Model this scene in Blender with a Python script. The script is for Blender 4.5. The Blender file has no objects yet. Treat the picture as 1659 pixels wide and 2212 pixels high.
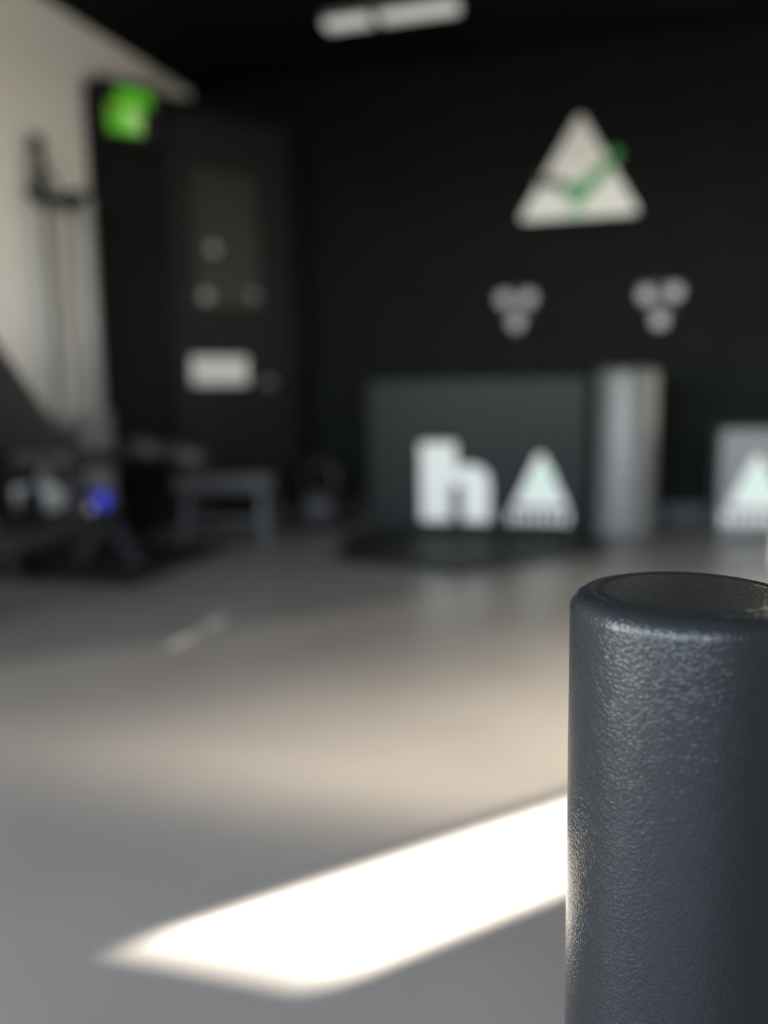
import bpy, math
from mathutils import Vector, Matrix

# ------------------------------------------------------------------ camera, world, light, exposure
scene = bpy.context.scene
COL = scene.collection
R = math.radians
TH = R(16.7)                       # the room is turned this much against the line of sight
CU, SU = math.cos(TH), math.sin(TH)
CEIL = 2.3
UL, UR, VF, VB = -2.45, 4.3, -2.4, 4.6   # left wall, right wall, wall behind the camera, far wall


def W(u, v, z=0.0):
    """room coordinates (along far wall, towards far wall, up) -> world"""
    return Vector((u * CU + v * SU, -u * SU + v * CU, z))


cam_data = bpy.data.cameras.new('camera')
cam = bpy.data.objects.new('camera', cam_data)
COL.objects.link(cam)
PITCH, ROLL = R(8.03), R(1.0)
fwd = Vector((0, math.cos(PITCH), -math.sin(PITCH)))
r0 = Vector((1, 0, 0))
u0 = Vector((0, math.sin(PITCH), math.cos(PITCH)))
cr = r0 * math.cos(ROLL) - u0 * math.sin(ROLL)
cu = u0 * math.cos(ROLL) + r0 * math.sin(ROLL)
m = Matrix((cr, cu, -fwd)).transposed().to_4x4()
m.translation = Vector((0, 0, 0.67))
cam.matrix_world = m
cam_data.sensor_fit = 'VERTICAL'
cam_data.sensor_height = 24.0
cam_data.lens = 24.0 * 1900.0 / 2212.0
cam_data.clip_start = 0.02
cam_data.dof.use_dof = True
cam_data.dof.focus_distance = 0.632
cam_data.dof.aperture_fstop = 0.98
scene.camera = cam

world = bpy.data.worlds.new('sky')
scene.world = world
world.use_nodes = True
wn = world.node_tree
bg = wn.nodes['Background']
sky = wn.nodes.new('ShaderNodeTexSky')
sky.sky_type = 'NISHITA'
sky.sun_disc = False
sky.sun_elevation = R(22.2)
SUN_DIR = W(0.68, 0.733, 0)        # horizontal direction towards the sun
sky.sun_rotation = math.atan2(SUN_DIR.x, SUN_DIR.y)
haze = wn.nodes.new('ShaderNodeHueSaturation')   # thin high haze: a paler sky
haze.inputs['Saturation'].default_value = 0.42
wn.links.new(sky.outputs[0], haze.inputs['Color'])
wn.links.new(haze.outputs[0], bg.inputs[0])
bg.inputs[1].default_value = 5.2

sun_data = bpy.data.lights.new('sun', 'SUN')
sun_data.energy = 150.0
sun_data.color = (1.0, 0.93, 0.83)
sun_data.angle = R(0.53)
sun = bpy.data.objects.new('sun', sun_data)
COL.objects.link(sun)
el = R(22.2)
to_sun = Vector((SUN_DIR.x * math.cos(el), SUN_DIR.y * math.cos(el), math.sin(el))).normalized()
sun.rotation_euler = to_sun.to_track_quat('Z', 'Y').to_euler()
sun.location = to_sun * 12


def portal(name, u, v, z, w, h, facing):
    """sky portal lying in a window opening; facing is a room direction (u, v) pointing indoors"""
    d = bpy.data.lights.new(name, 'AREA')
    d.shape = 'RECTANGLE'
    d.size, d.size_y = w, h
    d.cycles.is_portal = True
    o = bpy.data.objects.new(name, d)
    COL.objects.link(o)
    o.location = W(u, v, z)
    direction = W(*facing)
    o.rotation_euler = (-direction).to_track_quat('Z', 'Y').to_euler()
    return o


portal('sky_portal_left', UL - 0.02, -1.15, 1.1, 2.3, 2.0, (1, 0))
portal('sky_portal_front', -0.2, VF - 0.02, 1.45, 3.6, 1.3, (0, 1))
portal('sky_portal_back', 3.06, VB + 0.02, 1.05, 0.37, 2.1, (0, -1))

scene.view_settings.view_transform = 'Standard'
scene.view_settings.look = 'None'
scene.view_settings.gamma = 1.0
scene.view_settings.use_curve_mapping = False
scene.view_settings.exposure = 0.0


# ------------------------------------------------------------------ materials
def mat(name, color, rough=0.5, metal=0.0, emit=None, emit_s=0.0, spec=0.5, noise=0.0, nscale=20.0,
        bump=0.0, bscale=200.0, rvar=0.0):
    mt = bpy.data.materials.new(name)
    mt.use_nodes = True
    t = mt.node_tree
    b = t.nodes['Principled BSDF']
    b.inputs['Base Color'].default_value = (*color, 1)
    b.inputs['Roughness'].default_value = rough
    b.inputs['Metallic'].default_value = metal
    b.inputs['Specular IOR Level'].default_value = spec
    tc = t.nodes.new('ShaderNodeTexCoord')
    if noise or rvar:
        n = t.nodes.new('ShaderNodeTexNoise')
        n.inputs['Scale'].default_value = nscale
        n.inputs['Detail'].default_value = 5
        t.links.new(tc.outputs['Object'], n.inputs['Vector'])
        if noise:
            ramp = t.nodes.new('ShaderNodeValToRGB')
            ramp.color_ramp.elements[0].position = 0.3
            ramp.color_ramp.elements[1].position = 0.7
            ramp.color_ramp.elements[0].color = (*[c * (1 - noise) for c in color], 1)
            ramp.color_ramp.elements[1].color = (*[min(1, c * (1 + noise)) for c in color], 1)
            t.links.new(n.outputs['Fac'], ramp.inputs['Fac'])
            t.links.new(ramp.outputs['Color'], b.inputs['Base Color'])
        if rvar:
            mr = t.nodes.new('ShaderNodeMapRange')
            mr.inputs['To Min'].default_value = max(0.02, rough - rvar)
            mr.inputs['To Max'].default_value = min(1, rough + rvar)
            t.links.new(n.outputs['Fac'], mr.inputs['Value'])
            t.links.new(mr.outputs['Result'], b.inputs['Roughness'])
    if bump:
        n2 = t.nodes.new('ShaderNodeTexNoise')
        n2.inputs['Scale'].default_value = bscale
        n2.inputs['Detail'].default_value = 3
        t.links.new(tc.outputs['Object'], n2.inputs['Vector'])
        bm_ = t.nodes.new('ShaderNodeBump')
        bm_.inputs['Strength'].default_value = bump
        bm_.inputs['Distance'].default_value = 0.001
        t.links.new(n2.outputs['Fac'], bm_.inputs['Height'])
        t.links.new(bm_.outputs['Normal'], b.inputs['Normal'])
    if emit:
        b.inputs['Emission Color'].default_value = (*emit, 1)
        b.inputs['Emission Strength'].default_value = emit_s
    return mt


def leather(name):
    """black grained imitation leather: pebbles divided by fine creases"""
    mt = mat(name, (0.0080, 0.0094, 0.0104), rough=0.55, spec=0.1)
    t = mt.node_tree
    b = t.nodes['Principled BSDF']
    tc = [n for n in t.nodes if n.type == 'TEX_COORD'][0]
    wob = t.nodes.new('ShaderNodeTexNoise')
    wob.inputs['Scale'].default_value = 90
    t.links.new(tc.outputs['Object'], wob.inputs['Vector'])
    mx = t.nodes.new('ShaderNodeMixRGB')
    mx.blend_type = 'LINEAR_LIGHT'
    mx.inputs['Fac'].default_value = 0.0035
    t.links.new(tc.outputs['Object'], mx.inputs['Color1'])
    t.links.new(wob.outputs['Color'], mx.inputs['Color2'])
    vo = t.nodes.new('ShaderNodeTexVoronoi')
    vo.feature = 'DISTANCE_TO_EDGE'
    vo.inputs['Scale'].default_value = 290
    t.links.new(mx.outputs['Color'], vo.inputs['Vector'])
    mr = t.nodes.new('ShaderNodeMapRange')
    mr.interpolation_type = 'SMOOTHSTEP'
    mr.inputs['From Min'].default_value = 0.0
    mr.inputs['From Max'].default_value = 0.26
    t.links.new(vo.outputs['Distance'], mr.inputs['Value'])
    ns = t.nodes.new('ShaderNodeTexNoise')
    ns.inputs['Scale'].default_value = 1300
    ns.inputs['Detail'].default_value = 2
    t.links.new(tc.outputs['Object'], ns.inputs['Vector'])
    add = t.nodes.new('ShaderNodeMath')
    add.operation = 'MULTIPLY_ADD'
    add.inputs[1].default_value = 0.22
    t.links.new(ns.outputs['Fac'], add.inputs[0])
    t.links.new(mr.outputs['Result'], add.inputs[2])
    bp = t.nodes.new('ShaderNodeBump')
    bp.inputs['Strength'].default_value = 0.48
    bp.inputs['Distance'].default_value = 0.00035
    t.links.new(add.outputs[0], bp.inputs['Height'])
    t.links.new(bp.outputs['Normal'], b.inputs['Normal'])
    t.links.new(bp.outputs['Normal'], b.inputs['Coat Normal'])
    b.inputs['Coat Weight'].default_value = 1.0
    b.inputs['Coat IOR'].default_value = 1.25
    b.inputs['Coat Roughness'].default_value = 0.18
    return mt


def blind_mat(name, sheer):
    """translucent cloth; sheer lets part of the sunlight straight through, more towards its open right edge"""
    mt = bpy.data.materials.new(name)
    mt.use_nodes = True
    t = mt.node_tree
    t.nodes.remove(t.nodes['Principled BSDF'])
    out = t.nodes['Material Output']
    d = t.nodes.new('ShaderNodeBsdfDiffuse')
    d.inputs['Color'].default_value = (0.75, 0.72, 0.66, 1)
    tr = t.nodes.new('ShaderNodeBsdfTranslucent')
    tr.inputs['Color'].default_value = (0.76, 0.74, 0.69, 1)
    n = t.nodes.new('ShaderNodeTexNoise')
    n.inputs['Scale'].default_value = 300
    mr = t.nodes.new('ShaderNodeMapRange')
    mr.inputs['To Min'].default_value = 0.12
    mr.inputs['To Max'].default_value = 0.18
    mx = t.nodes.new('ShaderNodeMixShader')
    t.links.new(n.outputs['Fac'], mr.inputs['Value'])
    t.links.new(mr.outputs['Result'], mx.inputs['Fac'])
    t.links.new(d.outputs[0], mx.inputs[1])
    t.links.new(tr.outputs[0], mx.inputs[2])
    last = mx
    if sheer:
        tc = t.nodes.new('ShaderNodeTexCoord')
        sp = t.nodes.new('ShaderNodeSeparateXYZ')
        t.links.new(tc.outputs['Object'], sp.inputs[0])

        def ramp(sock, a, b, lo, hi):
            q = t.nodes.new('ShaderNodeMapRange')
            q.interpolation_type = 'SMOOTHSTEP'
            for k_, x_ in (('From Min', a), ('From Max', b), ('To Min', lo), ('To Max', hi)):
                q.inputs[k_].default_value = x_
            t.links.new(sock, q.inputs['Value'])
            return q.outputs['Result']
        top_fade = ramp(sp.outputs['Z'], 1.78, 2.02, 1.0, 0.0)      # fade added to give the floor glow a soft near edge
        wid = ramp(sp.outputs['X'], 1.4, 2.8, 0.3, 1.0)     # clearer to the right, shaped to strengthen the floor glow there
        mu = t.nodes.new('ShaderNodeMath')
        mu.operation = 'MULTIPLY'
        t.links.new(top_fade, mu.inputs[0])
        t.links.new(wid, mu.inputs[1])
        mu2 = t.nodes.new('ShaderNodeMath')
        mu2.operation = 'MULTIPLY'
        mu2.inputs[1].default_value = sheer
        t.links.new(mu.outputs[0], mu2.inputs[0])
        tp = t.nodes.new('ShaderNodeBsdfTransparent')
        tp.inputs['Color'].default_value = (1.0, 0.97, 0.92, 1)
        m2 = t.nodes.new('ShaderNodeMixShader')
        t.links.new(mu2.outputs[0], m2.inputs['Fac'])
        t.links.new(mx.outputs[0], m2.inputs[1])
        t.links.new(tp.outputs[0], m2.inputs[2])
        last = m2
    t.links.new(last.outputs[0], out.inputs['Surface'])
    return mt


def glass_mat(name, tint=(0.9, 0.95, 0.93)):
    """thin architectural pane: mostly clear, with a faint mirror"""
    mt = bpy.data.materials.new(name)
    mt.use_nodes = True
    t = mt.node_tree
    t.nodes.remove(t.nodes['Principled BSDF'])
    out = t.nodes['Material Output']
    tr = t.nodes.new('ShaderNodeBsdfTransparent')
    tr.inputs['Color'].default_value = (*tint, 1)
    gl = t.nodes.new('ShaderNodeBsdfGlossy')
    gl.inputs['Roughness'].default_value = 0.02
    lw = t.nodes.new('ShaderNodeFresnel')
    lw.inputs['IOR'].default_value = 1.45
    mx = t.nodes.new('ShaderNodeMixShader')
    t.links.new(lw.outputs['Fac'], mx.inputs['Fac'])
    t.links.new(tr.outputs[0], mx.inputs[1])
    t.links.new(gl.outputs[0], mx.inputs[2])
    t.links.new(mx.outputs[0], out.inputs['Surface'])
    return mt


M = dict(
    floor=mat('poured_floor', (0.158, 0.149, 0.139), rough=0.33, noise=0.07, nscale=2.2, rvar=0.06, spec=0.5),
    wall_black=mat('black_wall_paint', (0.0045, 0.0053, 0.0053), rough=0.7, noise=0.15, nscale=6, spec=0.07, bump=0.2, bscale=150),
    ceiling=mat('black_ceiling_paint', (0.004, 0.0052, 0.0056), rough=0.85, noise=0.15, nscale=5, spec=0.1, bump=0.2, bscale=120),
    wall_white=mat('white_wall_paint', (0.84, 0.825, 0.79), rough=0.75, noise=0.02, nscale=3, spec=0.2, bump=0.15, bscale=180),
    wall_grey=mat('pale_grey_wall_paint', (0.30, 0.30, 0.295), rough=0.75, noise=0.02, nscale=3, spec=0.2, bump=0.15, bscale=180),
    door_black=mat('black_door_lacquer', (0.0068, 0.0070, 0.0075), rough=0.6, noise=0.1, nscale=9, spec=0.1),
    door_leaf=mat('charcoal_door_lacquer', (0.011, 0.012, 0.0112), rough=0.6, noise=0.1, nscale=9, spec=0.2),
    door_glass=mat('dull_door_glass', (0.026, 0.030, 0.026), rough=0.4, noise=0.08, nscale=5, spec=0.3),
    frame_black=mat('black_window_frame', (0.02, 0.02, 0.021), rough=0.45, noise=0.1, nscale=20),
    blind=blind_mat('translucent_blind_cloth', 0),
    sheer=blind_mat('sheer_blind_cloth', 0.46),
    glass=glass_mat('window_glass'),
    leather=leather('black_grained_leather'),
    leather_plain=mat('black_leather_seam', (0.012, 0.013, 0.014), rough=0.5, bump=0.4, bscale=900),
    vinyl=mat('black_vinyl', (0.0055, 0.0066, 0.0066), rough=0.36, spec=0.08, noise=0.1, nscale=12, bump=0.25, bscale=500),
    vinyl_lit=mat('black_vinyl_lit', (0.095, 0.095, 0.095), rough=0.42, spec=0.5, noise=0.08, nscale=12, bump=0.25, bscale=500),  # black vinyl with a lighter base colour, standing in for light on it
    print_white=mat('white_print', (0.55, 0.545, 0.52), rough=0.6, noise=0.03, nscale=40),
    print_green=mat('pale_green_print', (0.35, 0.60, 0.45), rough=0.6, noise=0.05, nscale=40),
    sign_white=mat('white_sign_face', (0.70, 0.69, 0.66), rough=0.5, noise=0.02, nscale=10),
    sign_green=mat('green_sign_stroke', (0.035, 0.26, 0.060), rough=0.5, noise=0.06, nscale=30),
    sign_grey=mat('dark_sign_stroke', (0.05, 0.055, 0.055), rough=0.5, noise=0.08, nscale=30),
    rubber=mat('black_rubber', (0.012, 0.012, 0.013), rough=0.55, spec=0.3, noise=0.25, nscale=60, bump=0.5, bscale=400),
    steel_black=mat('black_powder_coat', (0.012, 0.012, 0.014), rough=0.45, spec=0.3, noise=0.1, nscale=30, bump=0.2, bscale=600),
    chrome=mat('chromed_steel', (0.62, 0.62, 0.62), rough=0.22, metal=1.0, rvar=0.06, nscale=40),
    grey_steel=mat('grey_weight_plate', (0.25, 0.25, 0.25), rough=0.45, metal=0.3, noise=0.15, nscale=30),
    knob=mat('pale_grey_knob', (0.42, 0.42, 0.43), rough=0.4, noise=0.05, nscale=50),
    rod=mat('grey_guide_rod', (0.16, 0.16, 0.16), rough=0.5, noise=0.06, nscale=30),
    column=mat('pale_grey_column', (0.24, 0.24, 0.235), rough=0.5, noise=0.05, nscale=20),
    blue=mat('blue_plastic', (0.025, 0.03, 0.50), rough=0.35, noise=0.1, nscale=30),
    grey_pad=mat('charcoal_pad', (0.018, 0.018, 0.019), rough=0.5, spec=0.3, noise=0.1, nscale=20, bump=0.3, bscale=500),
    rope=mat('black_rope', (0.03, 0.031, 0.031), rough=0.8, noise=0.3, nscale=90, bump=0.6, bscale=350),
    lamp_body=mat('grey_lamp_body', (0.22, 0.22, 0.22), rough=0.5, noise=0.05, nscale=20),
    exit_green=mat('green_exit_panel', (0.06, 0.35, 0.03), rough=0.4, emit=(0.13, 0.55, 0.015), emit_s=0.36, noise=0.04, nscale=20),
    exit_pale=mat('pale_exit_pictogram', (0.5, 0.7, 0.35), rough=0.4, emit=(0.32, 0.62, 0.12), emit_s=0.5, noise=0.04, nscale=20),
    exit_red=mat('red_test_button', (0.5, 0.12, 0.06), rough=0.4, noise=0.05, nscale=40),
    lamp=mat('lamp_diffuser', (0.8, 0.8, 0.78), rough=0.5, emit=(1, 0.99, 0.96), emit_s=0.3, noise=0.02, nscale=30),
    streak=mat('pale_streak', (0.62, 0.60, 0.52), rough=0.3, noise=0.05, nscale=60),
    cream=mat('cream_matte', (0.80, 0.72, 0.50), rough=0.8, noise=0.04, nscale=60, bump=0.4, bscale=300),
    print_dim=mat('grey_print', (0.30, 0.30, 0.30), rough=0.6, noise=0.05, nscale=60),
)


# ------------------------------------------------------------------ mesh helpers
class MB:
    """collects shapes and links them as ONE mesh object"""

    def __init__(self):
        self.v, self.f, self.s = [], [], []

    def add(self, vs, fs, smooth=False):
        k = len(self.v)
        self.v += [tuple(p) for p in vs]
        self.f += [tuple(i + k for i in q) for q in fs]
        self.s += [smooth] * len(fs)
        return self

    def box(self, x0, x1, y0, y1, z0, z1):
        vs = [(x, y, z) for z in (z0, z1) for y in (y0, y1) for x in (x0, x1)]
        return self.add(vs, [(0, 2, 3, 1), (4, 5, 7, 6), (0, 1, 5, 4), (2, 6, 7, 3), (0, 4, 6, 2), (1, 3, 7, 5)])

    def prism(self, pts, y0, y1):
        """outline in the x-z plane, extruded from y0 to y1 (y0 is the front)"""
        n = len(pts)
        vs = [(x, y0, z) for x, z in pts] + [(x, y1, z) for x, z in pts]
        fs = [tuple(range(n)), tuple(range(2 * n - 1, n - 1, -1))]
        fs += [(i, i + n, (i + 1) % n + n, (i + 1) % n) for i in range(n)]
        return self.add(vs, fs)

    def lathe(self, prof, n=32, axis='z', c=(0, 0, 0), smooth=True):
        """profile (r, h) turned about an axis through c"""
        vs, fs = [], []
        for r, h in prof:
            for i in range(n):
                a = 2 * math.pi * i / n
                p = (r * math.cos(a), r * math.sin(a), h)
                if axis == 'x':
                    p = (p[2], p[0], p[1])
                elif axis == 'y':
                    p = (p[0], p[2], p[1])
                vs.append((p[0] + c[0], p[1] + c[1], p[2] + c[2]))
        for j in range(len(prof) - 1):
            for i in range(n):
                a, b = j * n + i, j * n + (i + 1) % n
                fs.append((a, b, b + n, a + n))
        fs.append(tuple(range(n - 1, -1, -1)))
        fs.append(tuple(range((len(prof) - 1) * n, len(prof) * n)))
        self.add(vs, fs, smooth)
        return self

    def tube(self, pts, r, n=10):
        """round bar through a list of points"""
        pts = [Vector(p) for p in pts]
        vs, fs = [], []
        for i, p in enumerate(pts):
            d = (pts[min(i + 1, len(pts) - 1)] - pts[max(i - 1, 0)]).normalized()
            a = d.orthogonal().normalized()
            if i:
                a = (pa - d * pa.dot(d)).normalized()
            pa = a
            b = d.cross(a)
            for k in range(n):
                t = 2 * math.pi * k / n
                vs.append(p + a * (r * math.cos(t)) + b * (r * math.sin(t)))
        for j in range(len(pts) - 1):
            for k in range(n):
                q, w = j * n + k, j * n + (k + 1) % n
                fs.append((q, w, w + n, q + n))
        fs.append(tuple(range(n - 1, -1, -1)))
        fs.append(tuple(range((len(pts) - 1) * n, len(pts) * n)))
        return self.add(vs, fs, True)

    def bar(self, a, b, w, h, up=(0, 0, 1)):
        """square bar from a to b"""
        a, b = Vector(a), Vector(b)
        d = (b - a).normalized()
        s = d.cross(Vector(up)).normalized() * (w / 2)
        t = s.cross(d).normalized() * (h / 2)
        vs = [p + i * s + j * t for p in (a, b) for i, j in ((-1, -1), (1, -1), (1, 1), (-1, 1))]
        return self.add(vs, [(3, 2, 1, 0), (4, 5, 6, 7), (0, 1, 5, 4), (1, 2, 6, 5), (2, 3, 7, 6), (3, 0, 4, 7)])

    def build(self, name, material, parent=None, bevel=0.0, seg=3, loc=None, rot=None):
        me = bpy.data.meshes.new(name)
        me.from_pydata(self.v, [], self.f)
        me.polygons.foreach_set('use_smooth', self.s)
        me.materials.append(M[material])
        me.update()
        o = bpy.data.objects.new(name, me)
        COL.objects.link(o)
        if parent is not None:
            o.parent = parent
        if loc is not None:
            o.location = loc
        if rot is not None:
            o.rotation_euler = rot
        if bevel:
            b = o.modifiers.new('bevel', 'BEVEL')
            b.width = bevel
            b.segments = seg
            b.limit_method = 'ANGLE'
            b.angle_limit = R(40)
            b.harden_normals = False
            for p in me.polygons:
                p.use_smooth = True
            w = o.modifiers.new('normals', 'WEIGHTED_NORMAL')
            w.keep_sharp = True
        return o


def tag(o, label, cat, group=None):
    o['label'] = label
    o['category'] = cat
    if group:
        o['group'] = group
    return o


def thing(name, label, cat, u, v, z=0.0, turn=0.0, group=None):
    """an Empty at the thing's base, squared to the room, that parents its parts"""
    o = bpy.data.objects.new(name, None)
    o.empty_display_size = 0.1
    COL.objects.link(o)
    o.location = W(u, v, z)
    o.rotation_euler = (0, 0, -TH + turn)
    return tag(o, label, cat, group)


def struct(o, squared=True):
    o['kind'] = 'structure'
    if squared and o.parent is None:
        o.rotation_euler = (0, 0, -TH)
    return o


# ------------------------------------------------------------------ the room
T = 0.12
struct(MB().box(UL - T, UR + T, VF - T, VB + T, -0.1, 0).build('floor', 'floor'))
struct(MB().box(UL - T, UR + T, VF - T, VB + T, CEIL, CEIL + 0.1).build('ceiling', 'ceiling'))
wl = MB()
wl.box(UL - T, UL, 0.0, VB, 0, CEIL).box(UL - T, UL, VF, -2.3, 0, CEIL)
wl.box(UL - T, UL, -2.3, 0.0, 2.1, CEIL).box(UL - T, UL, -2.3, 0.0, 0, 0.1)
struct(wl.build('wall_left', 'wall_white'))

# far wall, black, with a row of window openings at its right end
OPEN_B = [(1.1, 3.250), (3.30, 4.2)]
HEAD = 2.1
wb = MB()
edges = [UL - T] + [e for o_ in OPEN_B for e in o_] + [UR + T]
for i in range(0, len(edges), 2):
    wb.box(edges[i], edges[i + 1], VB, VB + T, 0, CEIL)
for a, b in OPEN_B:
    wb.box(a, b, VB, VB + T, HEAD if a > 3 else 2.145, CEIL)
    wb.box(a, b, VB, VB + T, 0, 0.06)
struct(wb.build('wall_back', 'wall_black'))

# right wall with a wide screened window, wall behind the camera with another
wr = MB()
wr.box(UR, UR + T, VF, 1.4, 0, CEIL).box(UR, UR + T, 4.3, VB, 0, CEIL)
wr.box(UR, UR + T, 1.4, 4.3, HEAD, CEIL).box(UR, UR + T, 1.4, 4.3, 0, 0.06)
struct(wr.build('wall_right', 'wall_grey'))
wf = MB()
wf.box(UL - T, -2.0, VF - T, VF, 0, CEIL).box(1.6, UR + T, VF - T, VF, 0, CEIL)
wf.box(-2.0, 1.6, VF - T, VF, HEAD, CEIL).box(-2.0, 1.6, VF - T, VF, 0, 0.8)
struct(wf.build('wall_front', 'wall_grey'))


def window(n, axis, a, b, z0, z1, at, blind=None, w=0.035, dp=0.06):
    """a framed window in the far / front wall (axis 'u') or right wall (axis 'v')"""
    def bx(mb, s0, s1, t0, t1, q0, q1):
        return mb.box(s0, s1, t0, t1, q0, q1) if axis == 'u' else mb.box(t0, t1, s0, s1, q0, q1)
    fr = MB()
    bx(fr, a, a + w, at, at + dp, z0, z1)
    bx(fr, b - w, b, at, at + dp, z0, z1)
    bx(fr, a + w, b - w, at, at + dp, z0, z0 + w)
    bx(fr, a + w, b - w, at, at + dp, z1 - w, z1)
    f = struct(fr.build('window_%d' % n, 'frame_black'))
    if blind:
        bl = bx(MB(), a + w, b - w, at + dp * 0.4, at + dp * 0.4 + 0.003, z0 + w, z1 - w)
        bl.build('roller_blind', blind, f)
    return f


window(1, 'u', 1.1, 2.876, 0.06, 2.145, VB + 0.002, blind='sheer', w=0.012, dp=0.03)
window(2, 'u', 2.877, 3.250, 0.06, 2.145, VB + 0.002, w=0.004, dp=0.03)
window(3, 'u', 3.30, 4.2, 0.06, HEAD, VB + 0.03, blind='blind')
window(4, 'v', 1.4, 4.3, 0.06, HEAD, UR + 0.03, blind='blind')
window(5, 'v', -2.3, 0.0, 0.1, HEAD, UL - 0.09)
window(6, 'u', -2.0, 1.6, 0.8, HEAD, VF - 0.09)

struct(MB().box(-1.78, 1.1, VB - 0.012, VB, 0, 0.07).build('baseboard_back', 'steel_black'))

# black double door set across the far left corner
DA, DB = Vector((-2.44, 3.6)), Vector((-1.785, 4.5))
dd = (DB - DA)
DL = dd.length
door = bpy.data.objects.new('door_1', None)
COL.objects.link(door)
door.location = W(DA.x, DA.y)
DROT = -TH + math.atan2(dd.y, dd.x)
door.rotation_euler = (0, 0, DROT)
door['kind'] = 'structure'
fr = MB()
fr.box(0, 0.035, -0.02, 0.06, 0, 2.05).box(DL - 0.09, DL, -0.02, 0.06, 0, 2.05)
fr.box(0.035, DL - 0.09, -0.02, 0.06, 1.985, 2.05)
fr.build('door_frame', 'door_black', door, bevel=0.004)
MB().box(0.037, 0.372, 0.0, 0.045, 0.01, 1.983).build('fixed_leaf', 'door_black', door, bevel=0.003)
leaf = MB()
x0, x1, wx0, wx1, wz0, wz1 = 0.376, DL - 0.094, 0.495, 0.865, 1.09, 1.75
leaf.box(x0, wx0, 0, 0.045, 0.01, 1.983).box(wx1, x1, 0, 0.045, 0.01, 1.983)
leaf.box(wx0, wx1, 0, 0.045, 0.01, wz0).box(wx0, wx1, 0, 0.045, wz1, 1.983)
lf = leaf.build('door_leaf', 'door_leaf', door)
MB().box(wx0, wx1, 0.015, 0.025, wz0, wz1).build('window_pane', 'door_glass', lf)
for bxx, bz in ((0.605, 1.37), (0.554, 1.136), (0.822, 1.155)):  # three small pale discs against the door pane
    MB().lathe([(0.026, 0), (0.026, -0.01), (0.018, -0.016)], 16, 'y', (bxx, 0.014, bz)).build(
        'pale_disc', 'knob' if bxx < 0.8 else 'grey_steel', lf)
hd = MB()
hd.lathe([(0.022, 0), (0.022, -0.012)], 16, 'y', (0.895, 0, 0.71))
hd.tube([(0.895, -0.008, 0.71), (0.895, -0.05, 0.71), (0.80 + 0.02, -0.05, 0.71)], 0.010)
hd.build('handle', 'grey_steel', lf)


def on_door(name, label, cat, s, z):
    o = bpy.data.objects.new(name, None)
    COL.objects.link(o)
    d = dd / DL
    o.location = W(DA.x + d.x * s, DA.y + d.y * s, z)
    o.rotation_euler = (0, 0, DROT)
    return tag(o, label, cat)


# ------------------------------------------------------------------ foreground roller
rl = thing('foam_roller', 'upright black grained leather roller standing in the right foreground', 'roller', 0, 0)
rl.location = (0.2115, 0.602, 0)
RR, RH, BV = 0.0805, 0.527, 0.016
prof = [(RR, 0.02), (RR, 0.15), (RR, 0.3), (RR, 0.42), (RR, RH - BV)]
for i in range(1, 9):
    a = math.pi / 2 * i / 8
    prof.append((RR - BV + BV * math.cos(a), RH - BV + (BV - 0.0016) * math.sin(a)))
prof += [(0.0632, RH - 0.0019), (0.0617, RH - 0.0026)]
low = [(RR - 0.012, 0.0), (RR - 0.004, 0.006)]
MB().lathe(low + prof, 160).build('cover', 'leather', rl)
MB().lathe([(0.0620, RH - 0.02), (0.0620, RH - 0.0027), (0.0615, RH - 0.0022), (0.056, RH - 0.0016), (0.02, RH - 0.0008), (0.002, RH - 0.0006)], 96).build('end_cap', 'leather', rl)
sm = MB()
sm.tube([(0.0622 * math.cos(2 * math.pi * i / 72), 0.0622 * math.sin(2 * math.pi * i / 72), RH - 0.0034) for i in range(73)], 0.0007, 6)
sm.build('seam', 'leather_plain', rl)

# ------------------------------------------------------------------ soft boxes and bolster by the far wall
LETTER_H = [(0, 0), (0, 1), (.52, 1), (.52, .66), (.62, .72), (.78, .72), (.93, .66), (1, .54), (1, 0), (.61, 0), (.61, .42), (.57, .48), (.48, .48), (.44, .42), (.44, 0)]


def triangle_print(b, x0, x1, z0, z1, y):
    xm = (x0 + x1) / 2
    t = MB()
    t.prism([(x0 + .02, z0 + .07), (xm - .012, z1), (xm + .012, z1), (x1 - .02, z0 + .07)][::-1], y - 0.002, y)
    p = t.build('triangle_print', 'print_white', b)
    c = MB()
    zc = z0 + .13
    c.prism([(xm - .045, zc + .045), (xm - .018, zc), (xm + .06, zc + .09), (xm + .045, zc + .11), (xm - .016, zc + .04), (xm - .035, zc + .06)][::-1], y - 0.0035, y - 0.002)
    c.build('check_print', 'print_green', p)
    w = (x1 - x0) / 7
    for i in range(7):
        s = MB()
        s.box(x0 + i * w, x0 + i * w + w * .62, y - 0.002, y, z0, z0 + .055 - (i % 3) * .006)
        s.build('lettering_stroke', 'print_white', b)


bx1 = thing('plyo_box', 'large black vinyl jump box with white letter and triangle print', 'exercise box', -1.255, 3.88)
MB().box(0.01, 1.018, 0, 0.55, 0, 0.715).build('body', 'vinyl', bx1, bevel=0.018)
lt = MB()
lt.prism([(0.270 + x * 0.315, 0.065 + z * 0.355) for x, z in LETTER_H][::-1], -0.002, 0.0)
lt.build('letter_print', 'print_white', bx1)
triangle_print(bx1, 0.672, 0.950, 0.068, 0.368, 0.0)

bo = thing('bolster', 'tall black vinyl cylinder bolster standing at the end of large jump box', 'bolster', -0.092, 4.03)
MB().lathe([(0.122, 0), (0.134, 0.012), (0.137, 0.03), (0.137, 0.71), (0.132, 0.728), (0.115, 0.735), (0.02, 0.737)], 64).build('cover', 'vinyl_lit', bo)
MB().lathe([(0.1365, 0.716), (0.1385, 0.719), (0.1365, 0.722)], 64).build('piping', 'leather_plain', bo)

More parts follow.
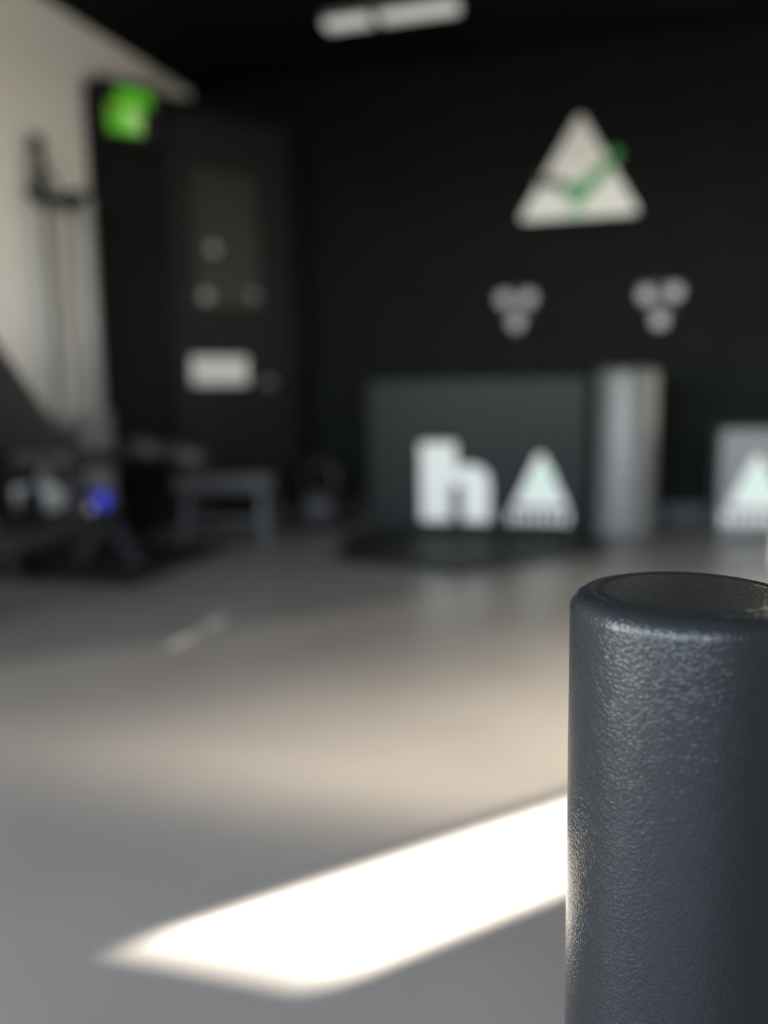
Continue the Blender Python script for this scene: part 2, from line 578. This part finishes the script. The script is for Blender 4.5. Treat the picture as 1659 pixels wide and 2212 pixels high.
bx2 = thing('plyo_box', 'low black vinyl jump box at the right edge with white triangle', 'exercise box', 0.305, 4.04)
MB().box(0, 0.62, 0, 0.5, 0, 0.47).build('body', 'vinyl_lit', bx2, bevel=0.015)
triangle_print(bx2, 0.015, 0.285, 0.06, 0.355, 0.0)

mt_ = MB()
outl = [(-1.16, 3.17), (-0.645, 3.03), (-0.13, 3.60), (-0.20, 3.83), (-1.14, 3.83), (-1.30, 3.80)]
n = len(outl)
mt_.add([(x, y, 0.0) for x, y in outl] + [(x, y, 0.014) for x, y in outl],
        [tuple(range(n - 1, -1, -1)), tuple(range(n, 2 * n))] + [(i, (i + 1) % n, (i + 1) % n + n, i + n) for i in range(n)])
mo = mt_.build('floor_sheet', 'rubber', bevel=0.004, seg=2)
mo.rotation_euler = (0, 0, -TH)
tag(mo, 'black rubber mat lying on the floor before large jump box', 'mat')

bk = thing('cream_block', 'cream block on the floor at the right picture edge', 'foam block', 0.452, 3.40)
MB().box(0, 0.12, 0, 0.2, 0, 0.11).build('body', 'cream', bk, bevel=0.006)  # plain cream box at the right edge
bk.rotation_euler.z += R(-8)

# ------------------------------------------------------------------ things on the far wall
em = thing('wall_emblem', 'white triangle sign with green tick high on the black wall', 'sign', -0.35, VB, 1.45)
pl = MB()


def rounded(pts, r, k=4):
    out = []
    n_ = len(pts)
    for i in range(n_):
        p = Vector(pts[i]); a = (Vector(pts[i - 1]) - p).normalized(); b = (Vector(pts[(i + 1) % n_]) - p).normalized()
        for j in range(k + 1):
            t = j / k
            q = (p + a * r) * (1 - t) ** 2 + p * 2 * t * (1 - t) + (p + b * r) * t ** 2
            out.append((q.x, q.y))
    return out


pl.prism(rounded([(-0.292, 0.035), (0.292, 0.035), (0.005, 0.525)], 0.035), -0.025, -0.001)
pl.build('face', 'sign_white', em)
MB().prism([(-0.205, 0.245), (-0.20, 0.20), (-0.085, 0.165), (-0.04, 0.135), (-0.035, 0.185), (-0.09, 0.225)], -0.029, -0.0255).build('dark_stroke', 'sign_grey', em)
MB().prism([(-0.075, 0.165), (-0.02, 0.085), (0.035, 0.115), (0.205, 0.315), (0.175, 0.345), (0.01, 0.19), (-0.035, 0.205)], -0.031, -0.0255).build('green_tick', 'sign_green', em)
MB().prism([(-0.05, 0.045), (0.03, 0.045), (0.02, 0.083), (-0.035, 0.083)], -0.029, -0.0255).build('pale_stroke', 'print_green', em)

for nm, u_, dots in (('black wall bracket with three dull pale knobs above middle of jump box', -0.651, ((-.062, 1.108), (.062, 1.106), (0, .985))),
                     ('black wall bracket with three brighter pale knobs above the cylinder bolster', 0.046, ((-.067, 1.095), (.067, 1.104), (0, .970)))):
    br = thing('wall_bracket', nm, 'bracket', u_, VB, 1.04, group='three-knob brackets on the far wall')
    MB().prism(rounded([(-.12, .11), (.0, -.13), (.12, .11)][::1], 0.04), -0.012, -0.001).build('plate', 'steel_black', br)
    for dx, dz in dots:
        MB().lathe([(0.012, -0.012), (0.012, -0.02), (0.036, -0.022), (0.038, -0.032), (0.03, -0.042), (0.004, -0.046)], 20, 'y', (dx, 0, dz - 1.04)).build('knob', 'knob', br)

# ceiling lamp
la = thing('ceiling_lamp', 'pale linear ceiling lamp with a darker joint in the middle', 'ceiling lamp', -1.11, 3.93, 2.30)
MB().box(-0.305, 0.305, -0.045, 0.045, -0.022, 0).build('body', 'lamp_body', la, bevel=0.004)
for a, b in ((-0.300, -0.085), (-0.045, 0.300)):
    MB().box(a, b, -0.04, 0.04, -0.05, -0.0225).build('diffuser', 'lamp', la, bevel=0.012)
MB().box(-0.084, -0.046, -0.04, 0.04, -0.044, -0.0225).build('joint', 'lamp_body', la, bevel=0.004)

# exit sign hung before the top of the door
ex = on_door('exit_sign', 'glowing green exit sign at the top of the corner door', 'exit sign', 0.17, 1.80)
hs = MB().box(-0.135, 0.15, -0.075, -0.021, 0.0, 0.26)
hs.build('housing', 'steel_black', ex, bevel=0.004)
MB().box(-0.055, 0.105, -0.082, -0.0755, 0.155, 0.225).build('lit_panel', 'exit_green', ex)
MB().box(-0.10, 0.055, -0.082, -0.0755, 0.03, 0.15).build('lit_panel', 'exit_green', ex)
MB().prism([(-0.02, 0.04), (0.0, 0.04), (0.012, 0.075), (0.03, 0.045), (0.055, 0.045), (0.03, 0.09), (0.06, 0.10), (0.055, 0.115), (0.02, 0.11), (0.02, 0.14), (-0.005, 0.14), (-0.03, 0.10), (-0.015, 0.095), (0.0, 0.10), (-0.01, 0.07)], -0.086, -0.0825).build('running_figure', 'exit_pale', ex)
MB().lathe([(0.016, -0.0825), (0.016, -0.088)], 14, 'y', (-0.075, 0, 0.12)).build('red_lamp', 'exit_red', ex)

nt = on_door('door_notice', 'white rectangular notice fixed to the corner door below its window', 'notice', 0.61, 0.68)
MB().box(-0.158, 0.152, -0.008, -0.001, 0.022, 0.160).build('plate', 'sign_white', nt, bevel=0.003)
for i, (a, b) in enumerate(((-.13, -.08), (-.06, -.02), (0, .04), (.06, .12))):
    MB().box(a, b, -0.0092, -0.0082, 0.045, 0.057).build('print_line', 'print_dim', nt)
    MB().box(a, b, -0.0092, -0.0082, 0.125, 0.137).build('print_line', 'print_dim', nt)

gm = MB().box(-2.44, -1.70, 2.60, 3.42, 0.0, 0.008).build('floor_sheet', 'rubber', bevel=0.003, seg=2)  # added black sheet, its colour stands in for shade under bench and rack
gm.rotation_euler = (0, 0, -TH)
tag(gm, 'added black shade sheet under the weight bench along the white wall', 'mat')

# ------------------------------------------------------------------ weight machine against the white wall
cm = thing('cable_machine', 'cable weight machine with two steel guide rods against the white wall', 'gym machine', -2.315, 3.22, 0.008)
MB().box(-0.115, 0.14, -0.11, 0.12, 0, 0.06).build('base', 'steel_black', cm, bevel=0.006)
MB().tube([(-0.085, 0, 0.06), (-0.085, 0, 1.45)], 0.016, 12).build('guide_rod', 'rod', cm)
MB().tube([(0.045, 0, 0.06), (0.045, 0, 1.45)], 0.010, 12).build('guide_rod', 'rod', cm)
MB().box(0.072, 0.128, -0.02, 0.02, 0.06, 1.45).build('upright', 'column', cm, bevel=0.006)
for i in range(11):
    z = 0.062 + i * 0.048
    MB().box(-0.115, 0.125, -0.07, 0.07, z, z + 0.043).build('weight_plate', 'grey_steel', cm, bevel=0.004, seg=2)
MB().box(-0.115, 0.12, -0.035, 0.035, 1.43, 1.47).build('top_bridge', 'steel_black', cm, bevel=0.005)
for xp, zp in ((-0.075, 1.475), (0.075, 1.425)):
    w = MB().lathe([(0.016, -0.075), (0.040, -0.073), (0.043, -0.066), (0.034, -0.06), (0.043, -0.054), (0.040, -0.047), (0.016, -0.045)], 24, 'y', (xp, 0, zp))
    w.build('pulley', 'rubber', cm)
MB().tube([(-0.095, -0.06, 1.50), (-0.10, -0.06, 1.60), (-0.085, -0.06, 1.70), (-0.03, -0.06, 1.56), (0.03, -0.06, 1.45), (0.075, -0.06, 1.395)], 0.009, 8).build('cable', 'rope', cm)
MB().tube([(-0.02, 0, 1.43), (-0.02, 0, 0.6)], 0.004, 6).build('lifting_cable', 'rope', cm)
MB().bar((-0.085, -0.02, 1.46), (-0.075, -0.02, 1.70), 0.022, 0.022).build('pulley_arm', 'steel_black', cm)

# weight bench before it, back turned to the camera
be = thing('weight_bench', 'black adjustable weight bench with raised back and a blue knob', 'bench', -2.0, 2.95, 0.008)


# local frame: -y towards the camera, seat end at y = 0
def pad(name, a, b, w, t, mname, parent):
    mb = MB().bar(a, b, w, t)
    return mb.build(name, mname, parent, bevel=min(0.02, t * .4))


pad('seat', (0, -0.40, 0.44), (0, -0.02, 0.42), 0.24, 0.06, 'grey_pad', be)
pad('backrest', (0, -0.42, 0.49), (0, -0.86, 0.96), 0.24, 0.065, 'rubber', be)
MB().bar((0, -0.95, 0.16), (0, 0.06, 0.20), 0.06, 0.06).build('spine', 'steel_black', be, bevel=0.006)
MB().bar((0, -0.75, 0.17), (0, -0.65, 0.68), 0.04, 0.04, (0, 1, 0)).build('back_strut', 'steel_black', be)
MB().bar((0, -0.2, 0.2), (0, -0.2, 0.41), 0.05, 0.05, (0, 1, 0)).build('seat_post', 'steel_black', be)
for y in (-0.95, 0.0):
    for s in (-1, 1):
        MB().bar((0.0, y, 0.18), (s * 0.13, y - 0.02, 0.014), 0.045, 0.045, (0, 1, 0)).build('leg', 'steel_black', be)
        MB().box(s * 0.13 - 0.03, s * 0.13 + 0.03, y - 0.05, y + 0.01, -0.008 if y < -0.5 else 0.0, 0.02).build('foot', 'rubber', be, bevel=0.004)
MB().tube([(-0.05, 0.02, 0.40), (0.16, 0.02, 0.46), (0.44, -0.02, 0.40)], 0.018).build('leg_bar', 'steel_black', be)
for xa, za, xb, zb in ((0.10, 0.452, 0.24, 0.445), (0.28, 0.437, 0.42, 0.408)):
    MB().tube([(xa, 0.005, za), (xb, -0.01, zb)], 0.038, 16).build('foam_sleeve', 'grey_pad', be)
MB().lathe([(0.012, 0), (0.012, -0.03), (0.036, -0.034), (0.042, -0.05), (0.036, -0.068), (0.006, -0.072)], 20, 'y', (0.035, -0.05, 0.262)).build('blue_knob', 'blue', be)
MB().lathe([(0.02, 0), (0.027, -0.03), (0.02, -0.04)], 16, 'y', (-0.09, -0.1, 0.215)).build('pin', 'chrome', be)
MB().bar((-0.10, -0.1, 0.215), (0.035, -0.06, 0.25), 0.02, 0.02).build('adjuster', 'chrome', be)

# two-tier rack of dumbbells along the white wall, behind the bench
rk = thing('dumbbell_rack', 'black two-tier dumbbell rack along the white wall behind the bench', 'rack', -2.30, 2.82, 0.008)
for y in (-0.19, 0.25):
    MB().box(-0.126, 0.135, y - 0.02, y + 0.02, 0, 0.03).build('foot', 'steel_black', rk, bevel=0.004)
    MB().bar((0.10, y, 0.03), (-0.09, y, 0.52), 0.035, 0.035, (0, 1, 0)).build('upright', 'steel_black', rk)
MB().box(-0.137, -0.128, -0.21, 0.27, 0.0, 0.60).build('back_panel', 'steel_black', rk)
for xs, zs in ((0.055, 0.20), (-0.025, 0.46)):
    for dx in (-0.06, 0.06):
        MB().bar((xs + dx, -0.215, zs), (xs + dx, 0.27, zs), 0.03, 0.03).build('shelf_rail', 'steel_black', rk)


def dumbbell(u_, v_, z_, r, mname, label):
    d = thing('dumbbell', label, 'dumbbell', u_, v_, z_, group='dumbbells on the rack by the white wall')
    MB().tube([(-0.06, 0, r), (0.06, 0, r)], 0.014, 10).build('handle', 'chrome', d)
    for s_ in (-1, 1):
        MB().lathe([(r * .8, s_ * 0.045), (r, s_ * 0.053), (r, s_ * 0.082), (r * .8, s_ * 0.09)], 6, 'x', (0, 0, r * .93), smooth=False).build('head', mname, d, bevel=0.003, seg=2)
    return d


for k, (v_, mname, lab) in enumerate(((2.716, 'rubber', 'black dumbbell on the upper rack tier, nearest the camera'),
                                      (2.84, 'grey_steel', 'grey dumbbell on the upper rack tier, second from the machine'),
                                      (2.98, 'grey_steel', 'grey dumbbell on the upper rack tier, beside the cable machine'))):
    dumbbell(-2.325, v_, 0.484, 0.055, mname, lab)
for k, (v_, mname, lab) in enumerate(((2.716, 'rubber', 'black dumbbell on the lower rack tier, nearest the camera'),
                                      (2.84, 'knob', 'pale grey dumbbell on the lower rack tier, in the middle'),
                                      (2.98, 'grey_steel', 'grey dumbbell on the lower rack tier, beside the cable machine'))):
    dumbbell(-2.245, v_, 0.224, 0.055, mname, lab)

# low bench before the door, ball beside it
st = thing('low_bench', 'low charcoal padded bench standing before the corner door', 'bench', -1.80, 3.62, 0.0, turn=R(8))
MB().box(-0.23, 0.23, -0.16, 0.16, 0.22, 0.315).build('seat', 'grey_pad', st, bevel=0.02)
for sx in (-1, 1):
    for sy in (-1, 1):
        MB().bar((sx * 0.17, sy * 0.11, 0.22), (sx * 0.19, sy * 0.13, 0.0), 0.035, 0.035, (0, 1, 0)).build('leg', 'steel_black', st)
MB().bar((-0.18, -0.12, 0.10), (0.18, -0.12, 0.10), 0.025, 0.025).build('stretcher', 'steel_black', st)

kb = thing('kettlebell', 'black kettlebell on the floor between corner door and jump box', 'kettlebell', -1.50, 3.95)
MB().lathe([(0.06, 0), (0.085, 0.012), (0.115, 0.06), (0.122, 0.105), (0.11, 0.155), (0.08, 0.19), (0.03, 0.21)], 28).build('bell', 'grey_pad', kb)
MB().tube([(-0.055, 0, 0.17), (-0.08, 0, 0.23), (-0.07, 0, 0.285), (-0.03, 0, 0.31), (0.03, 0, 0.31), (0.07, 0, 0.285), (0.08, 0, 0.23), (0.055, 0, 0.17)], 0.017, 10).build('handle', 'steel_black', kb)

for nm, v0, v1, wd in (('short bright streak on the floor left of the middle', 2.20, 2.30, 0.022), ('longer dull streak on the floor nearer the camera', 2.0, 2.15, 0.012)):
    o = MB().box(-1.195 - wd / 2, -1.195 + wd / 2, v0, v1, 0.0, 0.0012).build('floor_streak', 'streak' )  # thin pale streaks lying on the floor, running towards the far wall
    o.rotation_euler = (0, 0, -TH)
    tag(o, nm, 'streak', 'pale streaks on the floor')
